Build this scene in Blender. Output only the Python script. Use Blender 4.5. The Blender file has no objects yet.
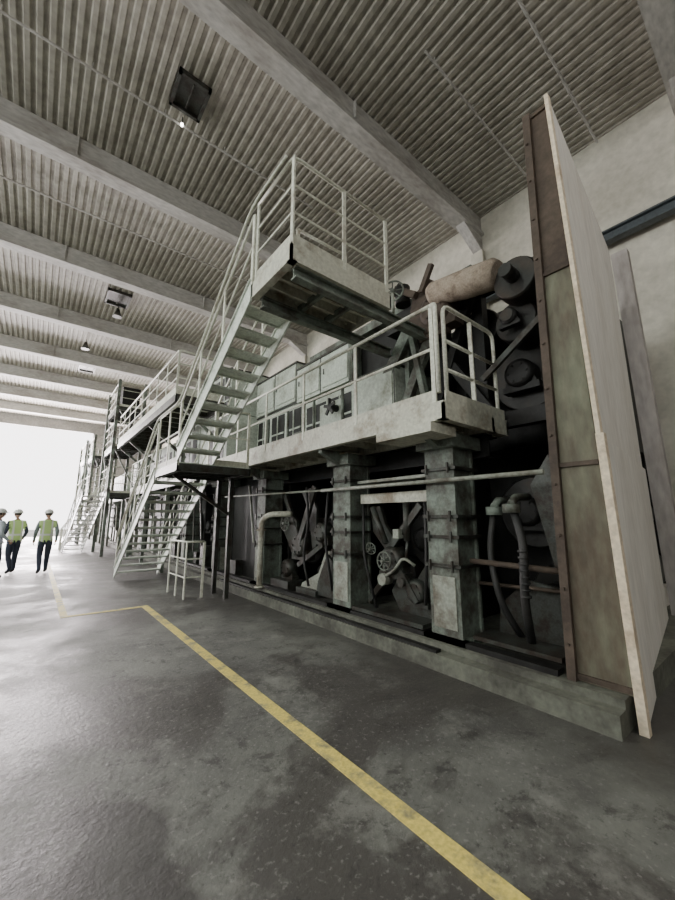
import bpy, bmesh, math, random
from mathutils import Vector, Matrix
random.seed(7)
scene=bpy.context.scene
COL=scene.collection

# ------------------------------------------------------------------ materials
MATS={}
def M(name,col,col2=None,scale=3.0,lo=.45,hi=.62,rough=.6,metal=0.0,bump=.15,fine=.25,stretch=(1,1,1)):
    if name in MATS: return MATS[name]
    m=bpy.data.materials.new(name); m.use_nodes=True
    nt=m.node_tree; N=nt.nodes; L=nt.links
    b=N['Principled BSDF']
    tc=N.new('ShaderNodeTexCoord'); mp=N.new('ShaderNodeMapping'); mp.inputs['Scale'].default_value=stretch
    L.new(tc.outputs['Object'],mp.inputs['Vector'])
    n1=N.new('ShaderNodeTexNoise'); n1.inputs['Scale'].default_value=scale; n1.inputs['Detail'].default_value=7; n1.inputs['Roughness'].default_value=.65
    L.new(mp.outputs[0],n1.inputs['Vector'])
    r=N.new('ShaderNodeMapRange'); r.inputs['From Min'].default_value=lo; r.inputs['From Max'].default_value=hi
    L.new(n1.outputs['Fac'],r.inputs['Value'])
    mx=N.new('ShaderNodeMix'); mx.data_type='RGBA'
    c2=col2 if col2 else tuple(c*.6 for c in col)
    mx.inputs['A'].default_value=(*col,1); mx.inputs['B'].default_value=(*c2,1)
    L.new(r.outputs[0],mx.inputs['Factor'])
    n2=N.new('ShaderNodeTexNoise'); n2.inputs['Scale'].default_value=scale*9; n2.inputs['Detail'].default_value=4
    L.new(mp.outputs[0],n2.inputs['Vector'])
    r2=N.new('ShaderNodeMapRange'); r2.inputs['From Min'].default_value=.3; r2.inputs['From Max'].default_value=.7
    r2.inputs['To Min'].default_value=1-fine; r2.inputs['To Max'].default_value=1+fine*.4
    L.new(n2.outputs['Fac'],r2.inputs['Value'])
    vm=N.new('ShaderNodeVectorMath'); vm.operation='SCALE'
    L.new(mx.outputs['Result'],vm.inputs[0]); L.new(r2.outputs[0],vm.inputs['Scale'])
    L.new(vm.outputs[0],b.inputs['Base Color'])
    b.inputs['Roughness'].default_value=rough; b.inputs['Metallic'].default_value=metal
    if bump:
        bp=N.new('ShaderNodeBump'); bp.inputs['Strength'].default_value=bump; bp.inputs['Distance'].default_value=.02
        L.new(n2.outputs['Fac'],bp.inputs['Height']); L.new(bp.outputs[0],b.inputs['Normal'])
    MATS[name]=m; return m

paint =M('rail_paint',(.66,.67,.57),(.38,.34,.27),3.5,.52,.70,.55)
paint2=M('deck_paint',(.55,.55,.46),(.27,.225,.165),2.5,.49,.66,.6)
pipep =M('pipe_paint',(.30,.32,.27),(.13,.11,.085),3.5,.45,.66,.55)
stairp=M('stair_steel',(.65,.70,.62),(.37,.38,.33),4,.5,.7,.5)
colp  =M('column_paint',(.185,.22,.185),(.06,.055,.043),3.2,.41,.6,.65)
hood  =M('hood_panel',(.52,.57,.50),(.25,.26,.20),2.2,.5,.7,.6)
greyst=M('grey_steel',(.060,.066,.058),(.03,.022,.016),5,.42,.6,.45,.35)
dark  =M('dark_steel',(.018,.018,.017),(.009,.008,.007),4,.42,.6,.55,.3)
roll  =M('roll_steel',(.024,.024,.022),(.045,.030,.022),2,.5,.72,.42,.4,stretch=(.3,1,1))
black =M('rubber',(.015,.015,.015),(.025,.024,.022),6,.4,.6,.6)
rust  =M('rusty_steel',(.095,.070,.052),(.05,.035,.026),2.4,.4,.65,.75,.1)
rustg =M('weathered_sheet',(.18,.185,.13),(.095,.072,.05),1.6,.42,.62,.7,.1,stretch=(1,1,.35))
canvas=M('canvas_wrap',(.40,.33,.26),(.20,.15,.11),5,.46,.66,.85)
whitep=M('white_board',(.78,.75,.70),(.64,.60,.54),1.4,.42,.7,.8,stretch=(1,1,.3),fine=.12)
postg =M('grey_post_paint',(.42,.39,.37),(.30,.27,.25),1.4,.42,.7,.8,stretch=(1,1,.3))
cream =M('cream_edge',(.76,.65,.49),(.50,.39,.28),3,.50,.70,.7)
conc  =M('plinth_concrete',(.145,.15,.12),(.06,.058,.048),2.2,.4,.62,.85)
wallm =M('wall_plaster',(.56,.54,.46),(.44,.42,.35),.8,.4,.65,.9,fine=.15)
walld =M('wall_dark',(.22,.22,.21),(.15,.15,.14),.8,.4,.65,.9)
deckm =M('roof_deck',(.42,.40,.345),(.30,.28,.235),.7,.4,.65,.6)
beamm =M('roof_beam_paint',(.48,.47,.44),(.34,.32,.29),1.6,.45,.65,.7,stretch=(.4,1,1))
bluest=M('crane_rail_paint',(.065,.078,.085),(.035,.042,.045),2,.45,.6,.5)
yell  =M('yellow_paint',(.76,.62,.17),(.27,.25,.17),5,.48,.64,.6)
skin  =M('skin',(.55,.36,.27),(.5,.31,.23),8,.4,.6,.6,bump=0,fine=.05)
navy  =M('navy_cloth',(.05,.06,.09),(.03,.035,.06),8,.4,.6,.9,fine=.1)
blue  =M('light_shirt',(.55,.60,.65),(.45,.50,.56),8,.4,.6,.9,fine=.1)
shoe  =M('boot_leather',(.03,.025,.02),None,8,.4,.6,.6)
hairm =M('hair',(.05,.035,.025),None,20,.4,.6,.8)
helm  =M('white_plastic',(.8,.8,.78),(.7,.7,.68),4,.4,.7,.35,bump=0,fine=.03)
eyem  =M('eye_white',(.75,.75,.72),None,8,.4,.6,.3,bump=0)
lipm  =M('lip',(.4,.18,.15),None,8,.4,.6,.5,bump=0)
bulbm=bpy.data.materials.new('lit_bulb');bulbm.use_nodes=True
bulbm.node_tree.nodes['Principled BSDF'].inputs['Emission Color'].default_value=(1,.97,.9,1)
bulbm.node_tree.nodes['Principled BSDF'].inputs['Emission Strength'].default_value=14

def vestmat():
    m=bpy.data.materials.new('hi_vis_vest'); m.use_nodes=True
    nt=m.node_tree;N=nt.nodes;L=nt.links;b=N['Principled BSDF']
    tc=N.new('ShaderNodeTexCoord'); sp=N.new('ShaderNodeSeparateXYZ'); L.new(tc.outputs['Object'],sp.inputs[0])
    def band(sock,c,w):
        s=N.new('ShaderNodeMath');s.operation='SUBTRACT';L.new(sock,s.inputs[0]);s.inputs[1].default_value=c
        a=N.new('ShaderNodeMath');a.operation='ABSOLUTE';L.new(s.outputs[0],a.inputs[0])
        l=N.new('ShaderNodeMath');l.operation='LESS_THAN';L.new(a.outputs[0],l.inputs[0]);l.inputs[1].default_value=w
        return l.outputs[0]
    ax=N.new('ShaderNodeMath');ax.operation='ABSOLUTE';L.new(sp.outputs['X'],ax.inputs[0])
    x1=band(ax.outputs[0],.10,.02); z1=band(sp.outputs['Z'],1.08,.025)
    mxm=N.new('ShaderNodeMath');mxm.operation='MAXIMUM';L.new(x1,mxm.inputs[0]);L.new(z1,mxm.inputs[1])
    mx=N.new('ShaderNodeMix');mx.data_type='RGBA';mx.inputs['A'].default_value=(.55,.74,.30,1);mx.inputs['B'].default_value=(.75,.76,.74,1)
    L.new(mxm.outputs[0],mx.inputs['Factor']);L.new(mx.outputs['Result'],b.inputs['Base Color'])
    b.inputs['Roughness'].default_value=.7
    return m
vest=vestmat()

def floormat():
    m=bpy.data.materials.new('floor_concrete'); m.use_nodes=True
    nt=m.node_tree;N=nt.nodes;L=nt.links;b=N['Principled BSDF']
    tc=N.new('ShaderNodeTexCoord')
    def noise(s,d=6,r=.6,st=(1,1,1),dist=0,off=0):
        mp=N.new('ShaderNodeMapping');mp.inputs['Scale'].default_value=st;mp.inputs['Location'].default_value=(off,off*.7,0);L.new(tc.outputs['Object'],mp.inputs[0])
        n=N.new('ShaderNodeTexNoise');n.inputs['Scale'].default_value=s;n.inputs['Detail'].default_value=d;n.inputs['Roughness'].default_value=r
        n.inputs['Distortion'].default_value=dist
        L.new(mp.outputs[0],n.inputs['Vector']);return n.outputs['Fac']
    def rng(s,a,c,ta=0,tb=1):
        r=N.new('ShaderNodeMapRange');r.inputs['From Min'].default_value=a;r.inputs['From Max'].default_value=c
        r.inputs['To Min'].default_value=ta;r.inputs['To Max'].default_value=tb;L.new(s,r.inputs['Value']);return r.outputs[0]
    def mix(f,A,B):
        mx=N.new('ShaderNodeMix');mx.data_type='RGBA'
        L.new(f,mx.inputs['Factor'])
        for k,v in (('A',A),('B',B)):
            if isinstance(v,tuple): mx.inputs[k].default_value=(*v,1)
            else: L.new(v,mx.inputs[k])
        return mx.outputs['Result']
    c=mix(rng(noise(.8,8,.7),.40,.60),(.165,.168,.15),(.09,.089,.083))
    c=mix(rng(noise(.5,8,.7,(1,1,1),.4,3.1),.47,.53,0,.85),c,(.062,.056,.053))
    c=mix(rng(noise(1.6,8,.75,(1,1,1),0,7),.54,.66,0,.7),c,(.22,.22,.20))
    c=mix(rng(noise(4,8,.8,(1,1,1),.3,11),.54,.62,0,.75),c,(.042,.039,.037))
    c=mix(rng(noise(30,4,.6),.58,.68,0,.6),c,(.25,.245,.23))
    c=mix(rng(noise(16,4,.7,(1,1,1),0,5),.62,.7,0,.7),c,(.03,.029,.028))
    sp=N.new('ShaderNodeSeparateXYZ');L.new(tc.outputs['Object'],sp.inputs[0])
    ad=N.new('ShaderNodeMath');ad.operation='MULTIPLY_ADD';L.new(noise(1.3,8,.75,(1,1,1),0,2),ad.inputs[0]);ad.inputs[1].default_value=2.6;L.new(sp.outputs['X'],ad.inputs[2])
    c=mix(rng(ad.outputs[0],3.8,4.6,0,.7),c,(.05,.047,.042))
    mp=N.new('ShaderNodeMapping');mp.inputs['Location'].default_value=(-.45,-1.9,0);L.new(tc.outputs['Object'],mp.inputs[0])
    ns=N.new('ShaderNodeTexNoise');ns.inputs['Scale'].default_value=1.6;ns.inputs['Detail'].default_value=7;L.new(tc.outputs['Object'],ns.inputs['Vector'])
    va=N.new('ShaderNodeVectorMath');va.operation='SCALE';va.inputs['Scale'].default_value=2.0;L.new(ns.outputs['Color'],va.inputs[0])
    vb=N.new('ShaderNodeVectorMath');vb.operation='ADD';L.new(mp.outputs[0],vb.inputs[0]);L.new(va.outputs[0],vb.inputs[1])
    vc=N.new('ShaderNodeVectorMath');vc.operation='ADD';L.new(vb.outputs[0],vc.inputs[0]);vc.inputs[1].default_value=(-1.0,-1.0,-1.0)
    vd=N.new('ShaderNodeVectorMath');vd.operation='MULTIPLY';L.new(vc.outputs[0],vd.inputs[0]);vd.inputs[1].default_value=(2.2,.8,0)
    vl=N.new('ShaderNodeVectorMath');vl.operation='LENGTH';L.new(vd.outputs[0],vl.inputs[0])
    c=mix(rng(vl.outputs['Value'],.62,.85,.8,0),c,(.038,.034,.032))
    L.new(c,b.inputs['Base Color'])
    rr=rng(noise(.5,8,.7,(1,1,1),.4,3.1),.42,.58,.66,.40);L.new(rr,b.inputs['Roughness'])
    b.inputs['Specular IOR Level'].default_value=.45
    bp=N.new('ShaderNodeBump');bp.inputs['Strength'].default_value=.3;bp.inputs['Distance'].default_value=.02
    L.new(noise(25,6,.7),bp.inputs['Height']);L.new(bp.outputs[0],b.inputs['Normal'])
    return m
floorm=floormat()

# ------------------------------------------------------------------ builders
PARENTS={}; PARTS={}
def top(name):
    e=bpy.data.objects.new(name,None); e.empty_display_size=.3; COL.objects.link(e); return e
def part(parent,name,mat):
    key=(parent.name if parent else None,name)
    if key not in PARTS: PARTS[key]=[bmesh.new(),mat,parent,name]
    return PARTS[key][0]
def box(bm,a,b):
    x0,y0,z0=a;x1,y1,z1=b
    hexa(bm,[(x0,y0,z0),(x1,y0,z0),(x1,y1,z0),(x0,y1,z0),(x0,y0,z1),(x1,y0,z1),(x1,y1,z1),(x0,y1,z1)])
def hexa(bm,c):
    v=[bm.verts.new(p) for p in c]
    for f in ((3,2,1,0),(4,5,6,7),(0,1,5,4),(1,2,6,5),(2,3,7,6),(3,0,4,7)): bm.faces.new([v[i] for i in f])
def beam(bm,p0,p1,w,h,up=(0,0,1)):
    p0=Vector(p0);p1=Vector(p1);d=(p1-p0).normalized();u=Vector(up)
    if abs(d.dot(u))>.98: u=Vector((1,0,0))
    s=d.cross(u).normalized();u=s.cross(d).normalized()
    s*=w/2;u*=h/2
    hexa(bm,[p0-s-u,p0+s-u,p0+s+u,p0-s+u,p1-s-u,p1+s-u,p1+s+u,p1-s+u])
def ibeam(bm,p0,p1,w,h,t=.02,up=(0,0,1)):
    p0=Vector(p0);p1=Vector(p1);d=(p1-p0).normalized();u=Vector(up)
    if abs(d.dot(u))>.98: u=Vector((1,0,0))
    s=d.cross(u).normalized();u=s.cross(d).normalized()
    beam(bm,p0,p1,t,h-2*t,up)
    beam(bm,p0+u*(h/2-t/2),p1+u*(h/2-t/2),w,t,up); beam(bm,p0-u*(h/2-t/2),p1-u*(h/2-t/2),w,t,up)
def tube(bm,pts,r,seg=8,cap=True,radii=None):
    pts=[Vector(p) for p in pts];n=len(pts);rings=[];prev=None
    for i,p in enumerate(pts):
        if i==0:d=pts[1]-pts[0]
        elif i==n-1:d=pts[-1]-pts[-2]
        else:d=(pts[i]-pts[i-1]).normalized()+(pts[i+1]-pts[i]).normalized()
        d=d.normalized() if d.length>1e-6 else Vector((0,0,1))
        if prev is None:
            a=Vector((0,0,1)) if abs(d.z)<.9 else Vector((1,0,0))
            s=d.cross(a).normalized()
        else: s=(prev-d*prev.dot(d)).normalized()
        prev=s;u=d.cross(s).normalized()
        rr=radii[i] if radii else r
        rings.append([bm.verts.new(p+(s*math.cos(2*math.pi*k/seg)+u*math.sin(2*math.pi*k/seg))*rr) for k in range(seg)])
    for i in range(n-1):
        for k in range(seg):
            f=bm.faces.new([rings[i][k],rings[i][(k+1)%seg],rings[i+1][(k+1)%seg],rings[i+1][k]]); f.smooth=seg>7
    if cap:
        bm.faces.new(list(reversed(rings[0])));bm.faces.new(rings[-1])
def bend(pts,r=.12,k=4):
    pts=[Vector(p) for p in pts];out=[pts[0]]
    for i in range(1,len(pts)-1):
        a=(pts[i-1]-pts[i]);b=(pts[i+1]-pts[i]);rr=min(r,a.length*.45,b.length*.45)
        s=pts[i]+a.normalized()*rr;e=pts[i]+b.normalized()*rr
        for j in range(k+1):
            t=j/k; out.append(s*(1-t)**2+pts[i]*2*t*(1-t)+e*t*t)
    out.append(pts[-1]);return out
def ringz(bm,c,axis,R,r,seg=20):
    c=Vector(c);ax=Vector(axis).normalized();a=Vector((0,0,1)) if abs(ax.z)<.9 else Vector((1,0,0))
    s=ax.cross(a).normalized();u=ax.cross(s)
    pts=[c+(s*math.cos(2*math.pi*k/seg)+u*math.sin(2*math.pi*k/seg))*R for k in range(seg+1)]
    tube(bm,pts,r,6,cap=False)
def handwheel(bm,c,axis,R):
    ringz(bm,c,axis,R,R*.09)
    c=Vector(c);ax=Vector(axis).normalized();a=Vector((0,0,1)) if abs(ax.z)<.9 else Vector((1,0,0))
    s=ax.cross(a).normalized();u=ax.cross(s)
    for k in range(4):
        d=s*math.cos(k*math.pi/4)+u*math.sin(k*math.pi/4)
        tube(bm,[c-d*R,c+d*R],R*.06,6)
    tube(bm,[c-ax*.05,c+ax*.12],R*.2,8)
def rollx(bm,y,z,x0,x1,r,seg=28):
    tube(bm,[(x0,y,z),(x0+.04,y,z),(x1,y,z)],r,seg,radii=[r*.93,r,r])
    tube(bm,[(x0-.22,y,z),(x0,y,z)],r*.3,12)
def housing(bm,x,y,z,s):
    tube(bm,[(x-.12*s,y,z),(x-.08*s,y,z),(x+.15*s,y,z)],.2*s,16,radii=[.15*s,.21*s,.21*s])
    box(bm,(x-.06*s,y-.26*s,z-.26*s),(x+.12*s,y+.26*s,z-.17*s))
    hexa(bm,[(x-.04*s,y-.24*s,z-.2*s),(x+.1*s,y-.24*s,z-.2*s),(x+.1*s,y+.24*s,z-.2*s),(x-.04*s,y+.24*s,z-.2*s),
             (x-.04*s,y-.16*s,z+.02),(x+.1*s,y-.16*s,z+.02),(x+.1*s,y+.16*s,z+.02),(x-.04*s,y+.16*s,z+.02)])
    for k in range(6):
        a=k*math.pi/3; tube(bm,[(x-.14*s,y+.13*s*math.cos(a),z+.13*s*math.sin(a)),(x-.07*s,y+.13*s*math.cos(a),z+.13*s*math.sin(a))],.018*s,6)
def railing(bm,pts,h=1.1,spacing=1.15,mids=(.55,),r=.022,toe=.12,tbm=None):
    pts=[Vector(p) for p in pts];Z=Vector((0,0,1))
    tp=[p+Z*h for p in pts]
    tube(bm,bend(tp,.1) if len(tp)>2 else tp,r,8)
    for m in mids: tube(bm,[p+Z*m for p in pts],r*.75,6)
    for i in range(len(pts)-1):
        a,b=pts[i],pts[i+1];L=(b-a).length;n=max(1,round(L/spacing))
        d=(b-a);d.z=0;d.normalize()
        for k in range(n+1):
            if k==0 and i>0: continue
            p=a.lerp(b,k/n)
            beam(bm,p-Z*.06,p+Z*h,.05,.02,up=tuple(d.cross(Z)))
        if toe:
            t=tbm or bm
            s=d.cross(Z)*.006
            hexa(t,[a-s,b-s,b+s,a+s,a-s+Z*toe,b-s+Z*toe,b+s+Z*toe,a+s+Z*toe])
def stair(parent,pt,pb,wv,mat,rails=(True,True),h=.95,nr=None,tread=.24):
    pt=Vector(pt);pb=Vector(pb);wv=Vector(wv);Z=Vector((0,0,1))
    st=part(parent,'stringers',mat);tr=part(parent,'treads',mat);ra=part(parent,'handrails',paint)
    run=pb-pt;H=Vector((run.x,run.y,0)).normalized()
    for o in (Vector((0,0,0)),wv):
        s=wv.normalized()*.012
        a=pt+o;b=pb+o
        hexa(st,[a-s-Z*.24,b-s,b+s,a+s-Z*.24,a-s+Z*.04,b-s+Z*.26,b+s+Z*.26,a+s+Z*.04])
        s2=wv.normalized()*.035
        hexa(st,[a-s2+Z*.03,b-s2+Z*.25,b+s2+Z*.25,a+s2+Z*.03,a-s2+Z*.05,b-s2+Z*.27,b+s2+Z*.27,a+s2+Z*.05])
    n=nr or max(3,round((pt.z-pb.z)/.19))
    for k in range(1,n):
        p=pt.lerp(pb,k/n)
        w=wv.normalized()*.01
        a=p+w-H*tread*.5;b=p+wv-w-H*tread*.5;c=b+H*tread;d=a+H*tread
        hexa(tr,[a-Z*.03,b-Z*.03,c-Z*.03,d-Z*.03,a,b,c,d])
        hexa(tr,[d-H*.01-Z*.06,c-H*.01-Z*.06,c-Z*.06,d-Z*.06,d-H*.01-Z*.03,c-H*.01-Z*.03,c-Z*.03,d-Z*.03])
    for on,o in zip(rails,(Vector((0,0,0)),wv)):
        if not on: continue
        railing(ra,[pt+o+Z*.03,pb+o+Z*.1],h,1.0,(.5,),.02,0)
def deck(parent,name,x0,y0,x1,y1,z,th,mat,mat2=None,rib=.3):
    bm=part(parent,name,mat)
    box(bm,(x0,y0,z-.02),(x1,y1,z))
    c=part(parent,name+'_frame',mat2 or mat)
    box(c,(x0,y0,z-th),(x0+.03,y1,z-.02));box(c,(x1-.03,y0,z-th),(x1,y1,z-.02))
    box(c,(x0,y0,z-th),(x1,y0+.03,z-.02));box(c,(x0,y1-.03,z-th),(x1,y1,z-.02))
    k=y0+rib
    while k<y1-.05:
        box(c,(x0+.03,k-.015,z-th*.75),(x1-.03,k+.015,z-.02));k+=rib
    box(c,(x0-.0,y0,z-th-.012),(x0+.09,y1,z-th));box(c,(x0,y0,z-th-.012),(x1,y0+.09,z-th))

# ------------------------------------------------------------------ camera
p=math.radians(10.4);az=math.radians(38.9)
Fh=Vector((math.sin(az),math.cos(az),0));Rv=Vector((math.cos(az),-math.sin(az),0))
C=Fh*math.cos(p)+Vector((0,0,math.sin(p)));U=-Fh*math.sin(p)+Vector((0,0,math.cos(p)))
cd=bpy.data.cameras.new('camera');cam=bpy.data.objects.new('camera',cd);COL.objects.link(cam)
cam.matrix_world=Matrix(((Rv.x,U.x,-C.x,0),(Rv.y,U.y,-C.y,0),(Rv.z,U.z,-C.z,1.55),(0,0,0,1)))
cd.sensor_fit='HORIZONTAL';cd.sensor_width=36;cd.lens=370*36/675;cd.clip_end=300
scene.camera=cam

# ------------------------------------------------------------------ room shell
WX=9.1;LX=-10.0;Y0=-8.0;Y1=40.0;ZC=10.1
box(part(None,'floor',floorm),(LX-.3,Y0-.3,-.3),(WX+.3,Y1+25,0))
bm=part(None,'ceiling',deckm)
x=LX;prof=[]
while x<WX:
    prof+=[(x,ZC),(x+.075,ZC),(x+.10,ZC+.035),(x+.16,ZC+.035)];x+=.185
prof.append((x,ZC))
va=[bm.verts.new((a,Y0,b)) for a,b in prof];vb=[bm.verts.new((a,Y1,b)) for a,b in prof]
for i in range(len(prof)-1): bm.faces.new([va[i],va[i+1],vb[i+1],vb[i]])
box(bm,(LX-.3,Y0-.3,ZC+.12),(WX+.3,Y1+.3,ZC+.2))
for i,yc in enumerate([-4.2,.3,4.8,9.3,13.7,18.2,22.7,27.2,31.7,36.2]):
    t=top('roof_beam')
    b_=part(t,'girder_%d'%i,beamm)
    box(b_,(LX,yc-.13,9.56),(WX,yc+.13,ZC-.002))
    box(b_,(LX,yc-.2,9.5),(WX,yc+.2,9.58))
    for k in range(int((WX-LX)/4.4)):
        xx=LX+1+k*4.4; box(b_,(xx,yc-.19,9.58),(xx+.03,yc+.19,ZC-.01))
    hexa(b_,[(WX-.9,yc-.13,9.5),(WX-.002,yc-.13,9.0),(WX-.002,yc+.13,9.0),(WX-.9,yc+.13,9.5),(WX-.9,yc-.13,9.55),(WX-.002,yc-.13,9.55),(WX-.002,yc+.13,9.55),(WX-.9,yc+.13,9.55)])
t=top('roof_conduit');b_=part(t,'pipes',beamm)
for yy,x0,x1 in ((3.15,4.6,9),(1.75,3,9),(7.3,-3,5),(11.4,-3,6)):
    tube(b_,[(x0,yy,9.95),(x1,yy,9.95)],.025,6)
    k=x0+.3
    while k<x1: tube(b_,[(k,yy,9.95),(k,yy,10.1)],.012,5);k+=1.3
bm=part(None,'wall_right',wallm)
box(bm,(WX,Y0-.3,0),(WX+.3,Y1+.3,ZC+.12))
for yc in (.3,4.8,9.3,13.7,18.2,22.7,27.2,31.7,36.2): box(bm,(WX-.14,yc-.18,0),(WX,yc+.18,9.0))
t=top('crane_rail');b_=part(t,'rail_girder',bluest);ibeam(b_,(WX-.3,Y0+.2,7.4),(WX-.3,Y1-.2,7.4),.2,.24,.03)
b2=part(t,'rail_head',greyst);box(b2,(WX-.34,Y0+.2,7.52),(WX-.26,Y1-.2,7.57))
bm=part(None,'wall_left',walld);box(bm,(LX-.3,Y0-.3,0),(LX,Y1+.3,4.2));box(bm,(LX-.3,Y0-.3,7.8),(LX,Y1+.3,ZC+.12))
k=Y0-.3
while k<Y1+.2: box(bm,(LX-.3,k,4.2),(LX,k+.5,7.8));k+=4.5
box(part(None,'wall_back',walld),(LX,Y0-.3,0),(WX,Y0,ZC+.12))
bm=part(None,'wall_end',walld)
box(bm,(LX,Y1,0),(-6.5,Y1+.3,ZC+.12));box(bm,(3.4,Y1,0),(WX,Y1+.3,ZC+.12));box(bm,(-6.5,Y1,9.2),(3.4,Y1+.3,ZC+.12))
def skylight(x,y,w,l,i):
    t=top('roof_hatch');b_=part(t,'frame_%d'%i,greyst)
    for a in ((x,y,x+.06,y+l),(x+w-.06,y,x+w,y+l),(x,y,x+w,y+.06),(x,y+l-.06,x+w,y+l)): box(b_,(a[0],a[1],9.98),(a[2],a[3],10.09))
    box(part(t,'lid_%d'%i,greyst),(x+.06,y+.06,10.05),(x+w-.06,y+l-.06,10.08))
    tube(b_,[(x+w*.5,y+.1,10.02),(x+w*.5,y+l-.1,10.02)],.02,6)
skylight(1.2,6.3,.62,.75,0);skylight(1.2,15.2,.8,1.1,1);skylight(1.0,24.2,.8,1.1,2)
def lampfix(x,y,i,z=9.55):
    t=top('high_bay_lamp');b_=part(t,'shade_%d'%i,greyst)
    tube(b_,[(x,y,z+.36),(x,y,z+.22),(x,y,z)],.1,14,radii=[.05,.09,.17])
    tube(b_,[(x,y,z+.36),(x,y,10.06)],.015,6)
for i,(x,y) in enumerate(((6.5,11.3),(1.7,16.3),(1.0,20.6))): lampfix(x,y,i)
t=top('ceiling_lamp');tube(part(t,'bulb',bulbm),[(1.52,7.22,9.9),(1.52,7.22,9.86)],.03,10)
tube(part(t,'stem',greyst),[(1.52,7.22,10.08),(1.52,7.22,9.9)],.012,6)

b_=part(None,'floor_marking_line',yell)
def strip(x0,y0,x1,y1,zz=.004): box(b_,(x0,y0,.0005),(x1,y1,zz))
strip(1.66,-3,1.77,7.65);strip(.60,7.55,1.66,7.65);strip(.50,7.55,.60,26)

# ------------------------------------------------------------------ paper machine
pm=top('paper_machine')
b_=part(pm,'plinth',conc)
box(b_,(3.4,1.02,0),(8.6,34,.16));box(b_,(3.55,1.02,.16),(8.5,34,.22))
b_=part(pm,'plinth_rail',dark);box(b_,(3.42,2.6,.16),(3.5,8.5,.19));box(b_,(3.62,1.5,.22),(3.74,12,.27))
box(part(pm,'foundation_block',whitep),(6.95,1.5,.22),(8.3,1.9,.5))
colsY=[(2.45,2.85),(4.27,4.68),(6.95,7.3),(9.4,9.75),(12,12.35),(14.6,14.95),(18,18.35),(22,22.35),(26,26.35),(30,30.35)]
cb=part(pm,'columns',colp);cd_=part(pm,'column_brackets',greyst)
for i,(a,b) in enumerate(colsY):
    zt=2.36
    box(cb,(3.73,a+.03,.22),(4.07,b-.03,zt))
    box(cb,(3.69,a,.22),(3.73,b,zt));box(cb,(4.07,a,.22),(4.11,b,zt))
    box(cb,(3.62,a-.07,.22),(4.18,b+.07,.27))
    box(cb,(3.6,a-.06,zt),(4.2,b+.06,zt+.16))
    box(part(pm,'column_plates',pipep if i<2 else colp),(3.675,a+.05,.35),(3.69,b-.05,.9))
    for zz in (1.0,1.32,1.55,2.1):
        box(cd_,(3.66,a-.04,zz),(4.14,b+.04,zz+.035))
        for yy in (a+.05,b-.05): tube(cd_,[(3.64,yy,zz-.04),(3.64,yy,zz+.08)],.018,6)
    box(cb,(7.4,a,.22),(7.8,b,zt))
b_=part(pm,'girders',dark)
ibeam(b_,(4.25,2.3,2.42),(4.25,33,2.42),.2,.3);ibeam(b_,(7.6,2.3,2.42),(7.6,33,2.42),.2,.3)
for y in [3.0+k*1.1 for k in range(26)]: ibeam(b_,(4.3,y,2.42),(7.6,y,2.42),.12,.22)
b_=part(pm,'service_pipes',pipep)
tube(b_,[(3.62,1.45,1.97),(3.62,4.9,1.99)],.026,10)
tube(b_,[(3.62,4.9,1.99),(3.62,8.9,2.06)],.018,8)
box(part(pm,'tie_bars',paint2),(3.86,2.9,1.76),(3.96,4.22,1.9))
box(b_,(3.8,2.9,2.06),(3.98,4.22,2.1))
tube(part(pm,'low_pipes',rust),[(3.85,1.4,1.06),(3.85,2.4,1.08)],.03,8)
tube(part(pm,'low_pipes',rust),[(4.0,1.4,.86),(4.0,2.4,.83)],.02,8)
rb=part(pm,'rolls',roll);hb=part(pm,'bearing_housings',dark);db=part(pm,'frames_and_shade_sheet',dark)
rolls=[(1.95,1.62,4.5,.42),(2.0,3.35,4.75,.46),(1.9,3.95,4.35,.26),(1.75,.75,4.5,.3),
       (3.4,1.25,4.5,.42),(3.9,.72,4.4,.25),(3.1,.65,4.5,.25),(5.3,1.35,4.4,.5),(6.3,1.1,4.4,.45),(5.7,.6,4.4,.25),
       (8.1,1.3,4.3,.5),(8.9,1.0,4.3,.4),(10.4,1.3,4.3,.5),(11.3,1.3,4.3,.4),(13.0,1.3,4.3,.5),(14.0,1.2,4.3,.4),
       (3.2,3.5,4.8,.35),(2.7,4.35,4.9,.33),(5.2,3.5,5.4,.45),(6.4,3.4,5.4,.4)]
for (y,z,x0,r) in rolls:
    rollx(rb,y,z,x0,7.9,r); housing(hb,x0-.14,y,z,min(1.0,r*1.9))
def plate(bm,x,pts,t=.05):
    a=[bm.verts.new((x,y,z)) for y,z in pts];b=[bm.verts.new((x+t,y,z)) for y,z in pts];n=len(pts)
    bm.faces.new(a);bm.faces.new(list(reversed(b)))
    for i in range(n): bm.faces.new([a[i],b[i],b[(i+1)%n],a[(i+1)%n]])
box(db,(8.1,1.45,.22),(8.2,16,5.0))
box(db,(5.3,1.5,.22),(5.36,16,2.2))  # black sheet behind the bays, shade of the interior put in as colour
box(db,(4.4,1.42,.22),(4.5,1.56,5.0));
for y in (2.9,4.75,6.8,9.2,11.8): box(db,(4.2,y,.22),(7.5,y+.08,2.3))
for y in (2.45,3.05): box(db,(4.6,y,2.6),(4.75,y+.16,4.9))
box(db,(4.6,1.4,4.7),(4.75,3.3,4.85));box(db,(4.6,1.4,2.7),(4.75,3.3,2.9))
box(db,(4.9,1.5,2.6),(8.1,1.6,4.9));box(db,(5.6,1.6,2.6),(5.66,9,4.9))
box(db,(3.95,7.4,.22),(4.3,9.3,2.3))
beam(db,(4.5,2.3,2.8),(4.5,3.35,4.4),.1,.14);beam(db,(4.5,3.3,2.9),(4.45,2.5,4.7),.1,.12)
beam(db,(4.45,1.6,4.5),(4.45,2.9,4.95),.12,.16)
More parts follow.
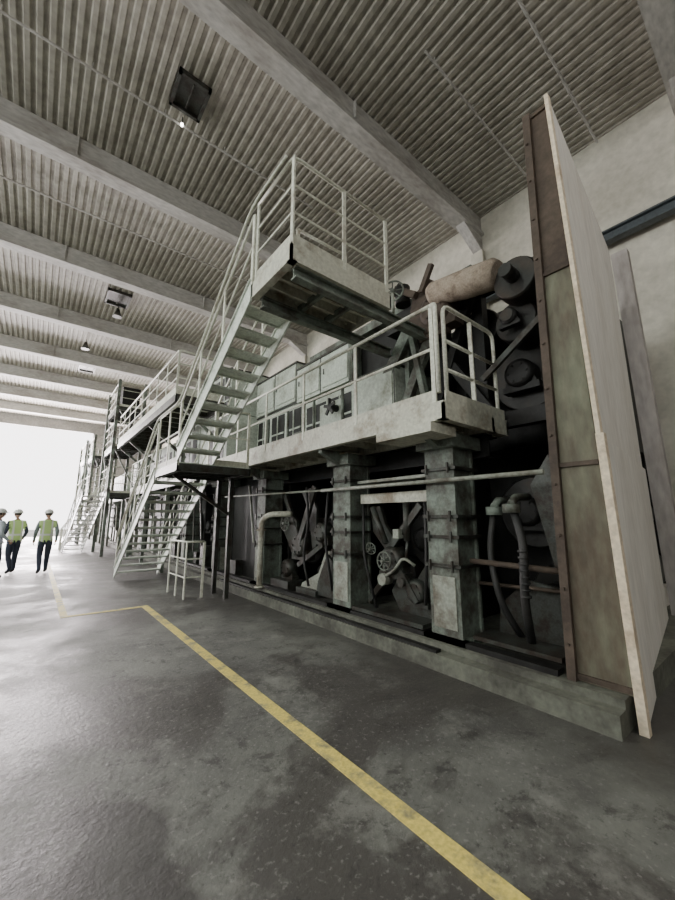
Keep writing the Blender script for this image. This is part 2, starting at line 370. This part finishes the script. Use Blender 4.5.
beam(part(pm,'end_braces',greyst),(4.3,1.5,3.9),(4.3,2.35,3.3),.05,.07)
gb=part(pm,'doctor_frames',greyst)
plate(gb,4.15,[(1.55,.25),(2.3,.25),(2.25,.6),(1.95,.9),(1.6,.85)])
plate(gb,4.12,[(1.5,1.0),(1.62,1.0),(1.8,1.9),(1.6,2.2),(1.48,2.2)])
beam(gb,(3.9,1.5,.32),(3.9,2.35,.32),.35,.04)
hz=part(pm,'hoses',black)
tube(hz,bend([(3.8,1.85,1.62),(3.75,1.75,1.3),(3.72,1.78,.8),(3.95,1.85,.35)],.3,6),.04,10)
tube(hz,bend([(3.95,2.15,1.6),(3.9,2.2,1.2),(3.85,2.1,.7),(4.1,2.0,.3)],.3,6),.035,10)
fl=part(pm,'flanges',colp)
for c in ((3.8,1.87,1.66),(3.95,2.14,1.64)):
    tube(fl,[(c[0],c[1],c[2]-.06),(c[0],c[1],c[2]+.03)],.085,12);tube(fl,[(c[0],c[1],c[2]+.03),(c[0]+.1,c[1],c[2]+.1),(c[0]+.4,c[1],c[2]+.12)],.04,8)
for k in range(8):
    tube(hz,[(3.74,1.765,.8+k*.06),(3.74,1.765,.82+k*.06)],.048,10)
plate(gb,4.0,[(2.95,.3),(3.6,.3),(3.75,.55),(3.6,.8),(3.3,.75),(3.15,.95),(2.95,.9)],.06)
plate(gb,3.95,[(3.5,1.1),(3.75,1.05),(4.05,1.35),(4.1,1.7),(3.9,1.72),(3.8,1.45)],.06)
housing(gb,3.92,3.62,.98,.9);housing(gb,3.95,3.25,.62,.7)
beam(gb,(3.9,3.1,1.72),(3.9,3.75,1.05),.06,.09);beam(gb,(3.88,3.55,.95),(3.88,3.2,.5),.05,.08)
beam(gb,(3.92,4.1,.4),(3.92,3.6,.9),.05,.08)
tube(gb,[(3.9,3.35,1.75),(3.9,3.35,1.25)],.05,10);tube(gb,[(3.9,3.35,1.25),(3.9,3.38,1.02)],.022,8)
tube(gb,[(3.85,3.95,1.7),(3.85,3.7,1.2)],.045,10)
wh=part(pm,'handwheels',colp)
handwheel(wh,(3.72,3.62,.98),(1,0,0),.12)
handwheel(wh,(3.8,3.95,1.12),(1,.2,.2),.08)
lb=part(pm,'light_fittings',pipep)
tube(lb,bend([(3.85,3.2,.95),(3.8,3.35,1.05),(3.78,3.5,.86),(3.85,3.75,.75)],.1),.02,8)
box(lb,(3.8,3.42,1.28),(3.9,3.52,1.4))
tube(lb,[(3.8,3.75,.72),(3.95,3.75,.72)],.08,12)
tube(gb,[(3.8,3.42,.72),(3.95,3.42,.72)],.06,12)
beam(gb,(3.8,2.95,.3),(3.8,4.2,.3),.3,.05)
tube(hz,bend([(3.85,3.0,1.75),(3.82,2.98,1.2),(3.85,3.05,.5)],.2),.02,8);tube(hz,bend([(3.85,4.15,1.75),(3.8,4.1,1.0),(3.85,3.9,.3)],.2),.02,8)
plate(gb,3.85,[(4.8,.28),(5.35,.28),(5.3,.5),(5.05,.95),(4.9,.85)],.05)
plate(part(pm,'doctor_blades',pipep),3.9,[(5.0,.3),(5.9,.3),(5.85,.4),(5.35,.62),(5.15,1.0),(5.02,1.0)],.04)
plate(gb,3.95,[(5.5,1.05),(5.62,1.0),(5.75,1.7),(6.0,2.05),(5.7,2.1),(5.5,1.7)],.05)
plate(gb,3.88,[(5.9,.95),(6.15,.85),(6.55,1.35),(6.4,1.75),(6.05,1.5)],.05)
beam(gb,(3.85,5.4,2.1),(3.85,5.9,1.1),.06,.12);beam(gb,(3.9,6.5,2.0),(3.9,6.0,1.2),.06,.1);beam(gb,(3.88,5.2,1.1),(3.88,5.95,.7),.05,.08)
housing(gb,3.95,5.95,1.05,1.0);housing(gb,3.95,5.3,1.3,.8);housing(gb,3.95,6.4,.6,.8)
box(gb,(3.75,6.1,.22),(4.1,6.75,.4));box(gb,(3.8,5.3,.22),(4.1,5.9,.34))
handwheel(wh,(3.75,6.25,1.45),(1,0,0),.14)
tube(hz,bend([(3.8,5.6,2.1),(3.78,5.5,1.4),(3.8,5.7,.9),(3.8,5.5,.4)],.3),.022,8)
tube(hz,bend([(3.8,4.95,2.0),(3.76,5.0,1.2),(3.85,4.9,.4)],.3),.022,8)
pp=part(pm,'riser_pipe',paint2)
tube(pp,bend([(3.5,6.72,.22),(3.5,6.72,1.5),(3.52,6.45,1.62),(3.8,6.1,1.62)],.16,5),.055,12)
for z in (.24,1.3): tube(pp,[(3.5,6.72,z),(3.5,6.72,z+.03)],.095,12)
# upper cabinets, hoods
up=part(pm,'hood_cabinets',hood);ut=part(pm,'hood_trim',greyst);op=part(pm,'hood_openings',dark)
def cab(x0,y0,z0,x1,y1,z1,n=3,win=False):
    box(up,(x0,y0,z0),(x1,y1,z1))
    L=(y1-y0)/n
    for k in range(n):
        a=y0+k*L+.06;b=y0+(k+1)*L-.06
        if win:
            box(op,(x0-.012,a,z0+.12),(x0+.01,b,z1-.12))
            for q in range(2): beam(up,(x0-.02,a,z0+.35+q*(z1-z0-.5)/2),(x0-.02,b,z0+.35+q*(z1-z0-.5)/2),.02,.04)
            beam(up,(x0-.02,(a+b)/2,z0+.12),(x0-.02,(a+b)/2,z1-.12),.03,.02)
        else:
            box(ut,(x0-.01,a-.05,z0),(x0,a-.03,z1));
            box(up,(x0-.02,a,z0+.08),(x0,b,z1-.08)); tube(ut,[(x0-.05,b-.08,z0+(z1-z0)*.45),(x0-.05,b-.08,z0+(z1-z0)*.6)],.012,6)
    box(ut,(x0-.03,y0-.02,z1),(x1,y1+.02,z1+.04))
cab(4.2,3.75,2.75,5.2,4.8,3.95,1)
cab(4.35,4.9,2.75,5.3,6.5,4.0,2,True)
cab(4.25,4.9,4.05,5.4,6.7,4.8,2)
cab(4.35,6.6,2.75,5.3,8.75,4.1,3,True)
cab(4.3,6.8,4.15,5.4,8.75,5.05,2)
box(up,(4.3,5.2,3.3),(4.36,5.9,3.8))
# pipes and boxes on the working deck
dk=part(pm,'deck_fittings',colp)
for y in (5.0,5.9,6.9,7.8): tube(dk,[(4.15,y,2.75),(4.15,y,3.9)],.03,8)
tube(dk,[(4.15,4.95,3.2),(4.15,8.6,3.2)],.025,8)
box(dk,(4.05,6.2,2.77),(4.3,6.5,3.3));box(dk,(4.05,7.2,2.77),(4.3,7.6,3.2))
hw=part(pm,'valves',black)
for k in range(5):
    a=k*2*math.pi/5+.3; beam(hw,(4.12,5.35,3.62),(4.12,5.35+.17*math.cos(a),3.62+.17*math.sin(a)),.03,.06)
tube(hw,[(4.1,5.35,3.62),(4.3,5.35,3.62)],.07,10)
ua=part(pm,'upper_frame',colp)
for y in (3.55,4.82): box(ua,(4.3,y,2.72),(4.45,y+.08,4.9))
box(ua,(4.3,2.4,4.85),(4.48,6.3,5.0))
beam(ua,(4.25,3.5,4.4),(4.25,4.1,3.6),.12,.2);beam(ua,(4.22,2.95,4.35),(4.22,3.6,3.2),.1,.14)
beam(ua,(4.15,3.05,2.75),(4.15,3.35,4.3),.08,.1)
box(db,(4.5,3.6,3.98),(5.5,4.85,4.85))
housing(part(pm,'upper_bearings',rust),4.2,2.9,4.5,1.2)
ra_=part(pm,'rusted_arms',rust)
plate(ra_,4.15,[(2.75,4.1),(3.2,4.1),(3.4,4.5),(3.3,4.9),(3.0,5.05),(2.8,4.85)],.12)
beam(ra_,(4.1,3.2,4.85),(4.1,3.6,5.15),.08,.1);beam(ra_,(4.1,3.1,4.85),(4.1,2.9,5.2),.06,.08)
box(db,(4.2,3.2,4.5),(4.6,3.9,4.8));tube(db,[(4.15,3.5,4.85),(4.15,3.5,5.15)],.12,12)
cv=part(pm,'canvas_wrapped_drum',canvas)
tube(cv,[(4.12,1.95,4.52),(4.12,2.0,4.54),(4.1,2.4,4.6),(4.06,2.85,4.68),(4.05,2.92,4.68)],.2,18,radii=[.15,.19,.19,.16,.12])
rollx(rb,1.76,4.36,4.1,7.9,.26)
handwheel(wh,(3.75,3.35,4.85),(1,.5,0),.16)
tube(lb,[(3.75,3.35,4.5),(3.75,3.35,4.85)],.025,8)
fh=part(pm,'far_housings',hood)
for (y0,y1,z1,x0) in ((9.0,11.0,4.25,3.62),(11.1,13.6,4.25,3.62),(13.8,17.0,4.2,3.62),(22,24,4.6,4.2),(24.5,32,4.2,4.0)):
    box(fh,(x0,y0,2.6),(7.6,y1,z1))
    k=y0+.2
    while k<y1-.5:
        box(op,(x0-.01,k,2.9),(x0+.01,k+.4,z1-.3));k+=.65
cab(3.7,9.1,4.3,6.5,10.6,5.5,2,True)
cab(3.7,10.8,4.3,6.5,13.0,5.1,2,False)
bm=part(pm,'far_lower_body',dark)
box(bm,(4.4,9.8,.22),(7.3,33,2.3))
for k in range(24):
    y=7.5+k*.95
    hbx=random.choice((gb,lb,ut))
    x=3.7+random.random()*.2; h=.5+random.random()*1.3
    box(hbx,(x,y,.22),(x+.2,y+.2+random.random()*.3,h)); tube(hbx,[(x,y+.3,h),(x,y+.3+random.random()*.4,2.3)],.03,6)

# ------------------------------------------------------------------ main walkway
wk=top('machine_walkway')
WZ=2.77
deck(wk,'deck',3.2,2.2,4.2,8.75,WZ,.19,paint2,paint2,.4)
deck(wk,'end_deck',4.2,2.2,4.55,2.42,WZ,.19,paint2)
b_=part(wk,'toe_boards',paint2);rl=part(wk,'railings',paint)
railing(rl,[(3.22,8.7,WZ),(3.22,2.32,WZ)],1.14,1.3,(.62,),.024,.14,b_)
tube(rl,bend([(3.22,2.32,WZ+1.14),(3.22,2.26,WZ+1.14),(3.22,2.26,WZ+.1)],.08),.024,8)
tube(rl,bend([(3.32,2.23,WZ),(3.32,2.23,WZ+1.15),(4.4,2.23,WZ+1.15),(4.4,2.23,WZ)],.12,5),.024,8)
for z in (.38,.72): tube(rl,[(3.32,2.23,WZ+z),(4.4,2.23,WZ+z)],.02,8)
beam(rl,(3.86,2.23,WZ),(3.86,2.23,WZ+1.12),.05,.02,up=(1,0,0))
hexa(b_,[(3.25,2.2,WZ),(4.5,2.2,WZ),(4.5,2.215,WZ),(3.25,2.215,WZ),(3.25,2.2,WZ+.12),(4.5,2.2,WZ+.12),(4.5,2.215,WZ+.12),(3.25,2.215,WZ+.12)])
b_=part(wk,'brackets',colp)
for y in (2.6,4.45,7.1): hexa(b_,[(3.25,y-.04,2.52),(3.6,y-.04,2.36),(3.6,y+.04,2.36),(3.25,y+.04,2.52),(3.25,y-.04,2.57),(3.6,y-.04,2.57),(3.6,y+.04,2.57),(3.25,y+.04,2.57)])
box(part(wk,'end_step',paint2),(3.1,2.3,2.44),(3.55,3.1,2.54))

# ------------------------------------------------------------------ stair tower
st=top('access_staircase')
PZ=4.46;LZ=2.5
deck(st,'upper_platform',1.8,3.02,3.35,3.95,PZ,.2,paint2,paint2,.22)
rl=part(st,'railings',paint);tb=part(st,'toe_boards',paint2)
railing(rl,[(1.83,3.9,PZ),(1.83,3.05,PZ),(3.3,3.05,PZ)],1.12,.72,(.4,.75),.02,.13,tb)
railing(rl,[(3.3,3.9,PZ),(2.45,3.92,PZ)],1.1,.8,(.55,),.02,.1,tb)
b_=part(st,'platform_beams',colp)
for y in (3.12,3.85): ibeam(b_,(1.9,y,PZ-.28),(4.2,y,PZ-.28),.1,.14)
for xx in (2.45,2.9): box(b_,(xx,3.05,PZ-.2),(xx+.05,3.9,PZ-.1))
stair(st,(1.8,3.95,PZ),(1.8,6.6,LZ),(.62,0,0),stairp)
deck(st,'landing',1.8,6.6,3.16,8.1,LZ,.14,stairp,greyst,.3)
railing(rl,[(1.82,6.62,LZ),(1.82,8.08,LZ)],1.08,.75,(.55,),.02,.1,tb)
railing(rl,[(2.46,6.62,LZ),(3.1,6.62,LZ)],1.08,.6,(.55,),.02,.1,tb)
stair(st,(1.8,8.1,LZ),(1.8,11.55,0),(1.05,0,0),stairp)
b_=part(st,'landing_posts',greyst)
for q in ((3.06,7.3),(3.06,7.95)): box(b_,(q[0],q[1],0),(q[0]+.08,q[1]+.08,LZ-.14))
beam(b_,(3.1,7.34,1.6),(1.95,7.34,2.36),.06,.06)
tube(rl,bend([(1.76,3.1,PZ+1.12),(1.76,3.95,PZ+1.1),(1.76,6.6,LZ+1.05),(1.76,8.1,LZ+1.05),(1.76,11.4,1.1)],.25),.018,8)

t=top('safety_railing');b_=part(t,'frame',paint)
railing(b_,[(2.38,8.7,.0),(2.42,7.75,.0),(2.75,7.7,.0)],1.08,.5,(.4,.75),.02,0)

# ------------------------------------------------------------------ far walkway and towers
ew=top('elevated_walkway')
deck(ew,'deck',2.3,9.0,3.5,17.0,4.5,.2,paint,greyst,.6)
railing(part(ew,'railings',paint),[(3.4,9.02,4.5),(2.32,9.02,4.5),(2.32,17,4.5)],1.1,1.0,(.4,.75),.025,.18)
b_=part(ew,'supports',colp)
for y in (9.1,12.0,15.0,16.8):
    beam(b_,(2.4,y,4.3),(3.5,y,3.4),.08,.08);box(b_,(3.36,y-.06,2.5),(3.48,y+.06,4.3))
deck(ew,'lower_deck',2.9,8.9,3.6,17,2.6,.16,paint,greyst,.6)
railing(part(ew,'railings',paint),[(2.92,11.6,2.6),(2.92,17,2.6)],1.1,1.0,(.4,.75),.02,.12)
for y in (11.7,14.3,16.8): box(b_,(2.95,y,0),(3.05,y+.1,2.44))
def tower(x0,y0,x1,y1,levels,name='platform_tower'):
    t=top(name);f=part(t,'frame',colp);r=part(t,'railings',paint)
    zt=levels[-1]+1.2
    for x in (x0,x1):
        for y in (y0,y1): box(f,(x-.06,y-.06,0),(x+.06,y+.06,zt))
    for k,z in enumerate(levels):
        deck(t,'deck_%d'%k,x0,y0,x1,y1,z,.16,greyst)
        railing(r,[(x1,y0,z),(x0,y0,z),(x0,y1,z)],1.1,.9,(.4,.75),.022,.1)
    for k in range(len(levels)-1):
        beam(f,(x0,y0,levels[k]),(x0,y1,levels[k+1]),.05,.05)
        beam(f,(x0,y0,levels[k+1]),(x1,y0,levels[k]),.05,.05)
    return t
t=tower(2.3,18.2,3.35,21.0,[2.6,4.6,6.4])
box(part(t,'control_box',dark),(2.5,18.5,6.42),(3.2,19.4,7.4))
tower(2.2,24.5,3.3,27.5,[2.8,5.0])
s2=top('access_staircase');stair(s2,(2.9,22.0,2.9),(1.1,22.0,0),(0,.9,0),helm)
s3=top('access_staircase');stair(s3,(2.1,17.3,2.6),(1.9,21.3,.0),(-.75,0,0),helm)
tower(2.2,29,3.3,33,[2.8,5.4])

# ------------------------------------------------------------------ right partition
pp_=top('partition_panel')
s=part(pp_,'steel_sheet',rustg)
yb=(1.44,.99);yt=(1.31,1.09);ZT=5.82
def yat(z,i): 
    t=z/ZT; return yb[i]*(1-t)+yt[i]*t
def sl(bm,x0,x1,z0,z1,i0=0,i1=1,o0=0,o1=0):
    hexa(bm,[(x0,yat(z0,i1)+o1,z0),(x1,yat(z0,i1)+o1,z0),(x1,yat(z0,i0)+o0,z0),(x0,yat(z0,i0)+o0,z0),
             (x0,yat(z1,i1)+o1,z1),(x1,yat(z1,i1)+o1,z1),(x1,yat(z1,i0)+o0,z1),(x0,yat(z1,i0)+o0,z1)])
sl(s,3.68,3.74,.22,2.0);sl(s,3.68,3.74,2.02,3.9)
sl(part(pp_,'rusted_sheet',rust),3.68,3.74,3.92,ZT)
r_=part(pp_,'angle_flanges',rust)
def flange(z0,z1):
    hexa(r_,[(3.63,yat(z0,0)-.07,z0),(3.68,yat(z0,0)-.07,z0),(3.68,yat(z0,0),z0),(3.63,yat(z0,0),z0),
             (3.63,yat(z1,0)-.07,z1),(3.68,yat(z1,0)-.07,z1),(3.68,yat(z1,0),z1),(3.63,yat(z1,0),z1)])
flange(.22,ZT)
for z in (.24,2.0,3.9,ZT-.06): sl(r_,3.655,3.68,z,z+.04)
for z in [.5+k*.45 for k in range(12)]:
    tube(r_,[(3.61,yat(z,0)-.03,z),(3.64,yat(z,0)-.03,z)],.014,6)
hexa(r_,[(3.74,1.42,.22),(4.4,1.42,.22),(4.4,1.44,.22),(3.74,1.44,.22),(3.74,1.29,ZT),(4.4,1.29,ZT),(4.4,1.31,ZT),(3.74,1.31,ZT)])
e=part(pp_,'edge_trim',cream)
def lean(bm,x0,x1,ya0,ya1,yb0,yb1,th,z0,z1):
    hexa(bm,[(x0,ya0,z0),(x1,yb0,z0),(x1,yb0+th,z0),(x0,ya0+th,z0),(x0,ya1,z1),(x1,yb1,z1),(x1,yb1+th,z1),(x0,ya1+th,z1)])
lean(e,3.6,3.67,.91,.945,.91,.945,.06,0,2.25);lean(e,3.6,3.67,.965,1.04,.965,1.04,.035,2.25,ZT+.02)
w=part(pp_,'boards',whitep)
lean(w,3.67,6.8,.93,.965,1.33,1.34,.04,.02,2.24);lean(w,3.67,6.8,.975,1.05,1.37,1.38,.035,2.26,ZT)
pq=top('partition_panel');b_=part(pq,'steel_post',postg)
lean(b_,7.05,7.2,1.12,1.2,1.12,1.2,.22,.0,5.9)
b_=part(pq,'foot',rust);box(b_,(6.95,1.05,0),(7.3,1.45,.03))
t=top('timber_offcut');b_=part(t,'planks',cream)
for q in ((3.75,.72,.2),(3.95,.55,.2),(4.5,.35,-.3),(5.1,.6,.5)):
    beam(b_,(q[0],q[1],.017),(q[0]+.25,q[1]+q[2]*.3,.017),.07,.03)

for i,(x,y) in enumerate(((-3,-3),(-3,3),(-3,9),(-3,16),(-3,24),(3.5,-3.0))): lampfix(x,y,10+i,9.0)  # unseen lamp shades, added to house the overhead fill lights

# ------------------------------------------------------------------ finish static meshes
for key,(bm,mat,parent,name) in PARTS.items():
    bmesh.ops.recalc_face_normals(bm,faces=bm.faces)
    me=bpy.data.meshes.new(name);bm.to_mesh(me);bm.free();me.materials.append(mat)
    o=bpy.data.objects.new(name,me);COL.objects.link(o)
    if parent: o.parent=parent

# ------------------------------------------------------------------ people
def mesh_obj(name,bm,mat,parent):
    me=bpy.data.meshes.new(name);bm.to_mesh(me);bm.free();me.materials.append(mat)
    o=bpy.data.objects.new(name,me);COL.objects.link(o);o.parent=parent;return o
def person(loc,head,stride=.0,torso=None,sleeve=navy,pants=navy,helmet=True,armbend=0.0,k=1.0):
    e=top('person')
    s=stride
    V={'pel':((0,0,.96),(.15,.105)),'sp':((0,0,1.12),(.145,.11)),'ch':((0,0,1.34),(.175,.125)),'nk':((0,-.005,1.48),(.06,.06)),'hb':((0,.01,1.56),(.05,.05))}
    E=[('pel','sp'),('sp','ch'),('ch','nk'),('nk','hb')]
    hands=[]
    for sg,nm in ((1,'r'),(-1,'l')):
        st_=s*sg
        V['hip'+nm]=((.09*sg,0,.88),(.1,.1));V['kn'+nm]=((.10*sg,.04+st_*.5,.50),(.072,.072))
        V['an'+nm]=((.10*sg,-.02+st_-(.08 if st_<0 else 0),.10 if st_>=0 else .15),(.05,.05));V['to'+nm]=((.115*sg,.15+st_-(.08 if st_<0 else 0),.045),(.042,.035))
        V['sh'+nm]=((.18*sg,0,1.42),(.072,.072));V['el'+nm]=((.24*sg,-.03-st_*.35,1.15),(.05,.05))
        wr=Vector((.24*sg,.06-st_*.6+armbend*.18,.92+armbend*.12));V['wr'+nm]=(tuple(wr),(.032,.032))
        d=(wr-Vector(V['el'+nm][0])).normalized();pa=wr+d*.07;V['pa'+nm]=(tuple(pa),(.022,.038));hands.append((wr,pa,d,sg))
        E+=[('pel','hip'+nm),('hip'+nm,'kn'+nm),('kn'+nm,'an'+nm),('an'+nm,'to'+nm),('ch','sh'+nm),('sh'+nm,'el'+nm),('el'+nm,'wr'+nm),('wr'+nm,'pa'+nm)]
    keys=list(V);me=bpy.data.meshes.new('skel');me.from_pydata([V[q][0] for q in keys],[(keys.index(a),keys.index(b)) for a,b in E],[])
    o=bpy.data.objects.new('skel',me);COL.objects.link(o)
    m=o.modifiers.new('s','SKIN');m.use_smooth_shade=True
    for i,q in enumerate(keys):
        me.skin_vertices[0].data[i].radius=V[q][1];me.skin_vertices[0].data[i].use_root=(q=='pel')
    sb=o.modifiers.new('ss','SUBSURF');sb.levels=2;sb.render_levels=2
    dg=bpy.context.evaluated_depsgraph_get();nm_=bpy.data.meshes.new_from_object(o.evaluated_get(dg));bpy.data.objects.remove(o)
    body=bpy.data.objects.new('body',nm_);COL.objects.link(body);body.parent=e
    nm_.materials.clear()
    for mm in (pants,torso or sleeve,sleeve,skin,shoe): nm_.materials.append(mm)
    for pl in nm_.polygons:
        c=pl.center;i=0
        if c.z<.11: i=4
        elif abs(c.x)<.2 and c.z>.9 and c.z<1.47 and not(abs(c.x)>.18 and c.z<1.3): i=1
        elif c.z>=1.47: i=3 if c.z>1.5 else 1
        elif abs(c.x)>.15 and c.z>.78: i=2
        for wr,pa,d,sg in hands:
            if (c-pa).length<.075 and c.x*sg>0: i=3
        pl.material_index=i;pl.use_smooth=True
    bm=bmesh.new()
    for wr,pa,d,sg in hands:
        fwd=Vector((0,1,0));fwd=(fwd-d*fwd.dot(d)).normalized();inn=Vector((-sg,0,0))
        for j,(L,off) in enumerate(((.075,.028),(.085,.010),(.08,-.009),(.062,-.027))):
            a=pa+fwd*off+d*.015;b1=a+d*L*.5+inn*.006;c1=b1+d*L*.35+inn*.022
            tube(bm,[a,b1,c1],.009,8,radii=[.010,.009,.007])
        a=pa-d*.03+fwd*.03;b1=a+fwd*.028+d*.025;tube(bm,[a,b1,b1+d*.028+inn*.006],.01,8,radii=[.012,.011,.008])
    mesh_obj('fingers',bm,skin,e)
    bm=bmesh.new();bmesh.ops.create_uvsphere(bm,u_segments=20,v_segments=14,radius=1)
    for v in bm.verts:
        z=v.co.z;tap=1-.22*max(0,-z);v.co=Vector((v.co.x*.076*tap,v.co.y*.095*(1-.1*max(0,-z)),z*.118))
    for v in bm.verts: v.co+=Vector((0,.02,1.655))
    for f in bm.faces:f.smooth=True
    tube(bm,[(0,.105,1.675),(0,.128,1.638),(0,.108,1.628)],.01,8,radii=[.008,.015,.012])
    for sg in (1,-1): tube(bm,[(.072*sg,.015,1.635),(.083*sg,.01,1.655),(.08*sg,.008,1.68)],.012,8,radii=[.008,.014,.01])
    mesh_obj('head',bm,skin,e)
    bm=bmesh.new()
    for sg in (1,-1):
        bmesh.ops.create_uvsphere(bm,u_segments=8,v_segments=6,radius=.012,matrix=Matrix.Translation((.03*sg,.105,1.665)))
    mesh_obj('eyes',bm,eyem,e)
    bm=bmesh.new();tube(bm,[(-.025,.102,1.603),(0,.108,1.601),(.025,.102,1.603)],.006,6);mesh_obj('mouth',bm,lipm,e)
    bm=bmesh.new();bmesh.ops.create_uvsphere(bm,u_segments=20,v_segments=12,radius=1)
    bmesh.ops.delete(bm,geom=[v for v in bm.verts if v.co.z<-.45 or (v.co.y>.45 and v.co.z<.45)],context='VERTS')
    for v in bm.verts: v.co=Vector((v.co.x*.082,v.co.y*.101+.015,v.co.z*.122+1.66))
    mesh_obj('hair',bm,hairm,e)
    if helmet:
        bm=bmesh.new();bmesh.ops.create_uvsphere(bm,u_segments=20,v_segments=12,radius=1)
        bmesh.ops.delete(bm,geom=[v for v in bm.verts if v.co.z<-.05],context='VERTS')
        for v in bm.verts: v.co=Vector((v.co.x*.108,v.co.y*.128+.015,max(v.co.z,0)*.115+1.69))
        for f in bm.faces:f.smooth=True
        ringz(bm,(0,.018,1.69),(0,0,1),.115,.009,18)
        hexa(bm,[(-.08,.12,1.685),(.08,.12,1.685),(.055,.18,1.675),(-.055,.18,1.675),(-.08,.12,1.695),(.08,.12,1.695),(.055,.18,1.683),(-.055,.18,1.683)])
        mesh_obj('hard_hat',bm,helm,e)
    e.location=loc;e.rotation_euler=(0,0,head);e.scale=(k,k,k)
greysl=M('grey_sleeve',(.25,.30,.30))
person((.33,13.7,0),math.radians(8),.14,vest,greysl,navy,True)
person((-.36,14.2,0),math.radians(25),.10,vest,navy,navy,True,.5)
person((-.70,13.3,0),math.radians(-60),.03,blue,blue,navy,True,.5)

# ------------------------------------------------------------------ light
w=bpy.data.worlds.new('world');scene.world=w;w.use_nodes=True
bg=w.node_tree.nodes['Background'];bg.inputs[0].default_value=(1,.96,.96,1);bg.inputs[1].default_value=5.0
def area(name,loc,rot,sx,sy,en,col):
    l=bpy.data.lights.new(name,'AREA');l.shape='RECTANGLE';l.size=sx;l.size_y=sy;l.energy=en;l.color=col
    o=bpy.data.objects.new(name,l);COL.objects.link(o);o.location=loc;o.rotation_euler=rot;return o
area('daylight_door',(-1.5,Y1+.4,4.6),(math.radians(-90),0,0),9.8,9.0,17000,(1,.91,.92))
for i,y in enumerate((-5.5,-1,3.5,8,12.5,17,21.5,26,30.5,35)):
    area('side_fill_%d'%i,(LX-.05,y,6.0),(0,math.radians(-90),0),3.4,3.8,(92 if y<15 else 190),(.88,1,.91))  # added side fill at the unseen left wall gaps, brightens the machine
for i,y in enumerate((-3,3,9,16,24)):
    area('overhead_fill_%d'%i,(-3,y,8.97),(0,0,0),.3,.3,140,(.90,1,.90))  # added overhead fill, out of view, steep so the deck shades the bays
area('overhead_fill_5',(3.5,-3.0,8.97),(0,0,0),.3,.3,140,(1,.95,.90))  # added fill behind the camera, brightens the boards and near floor
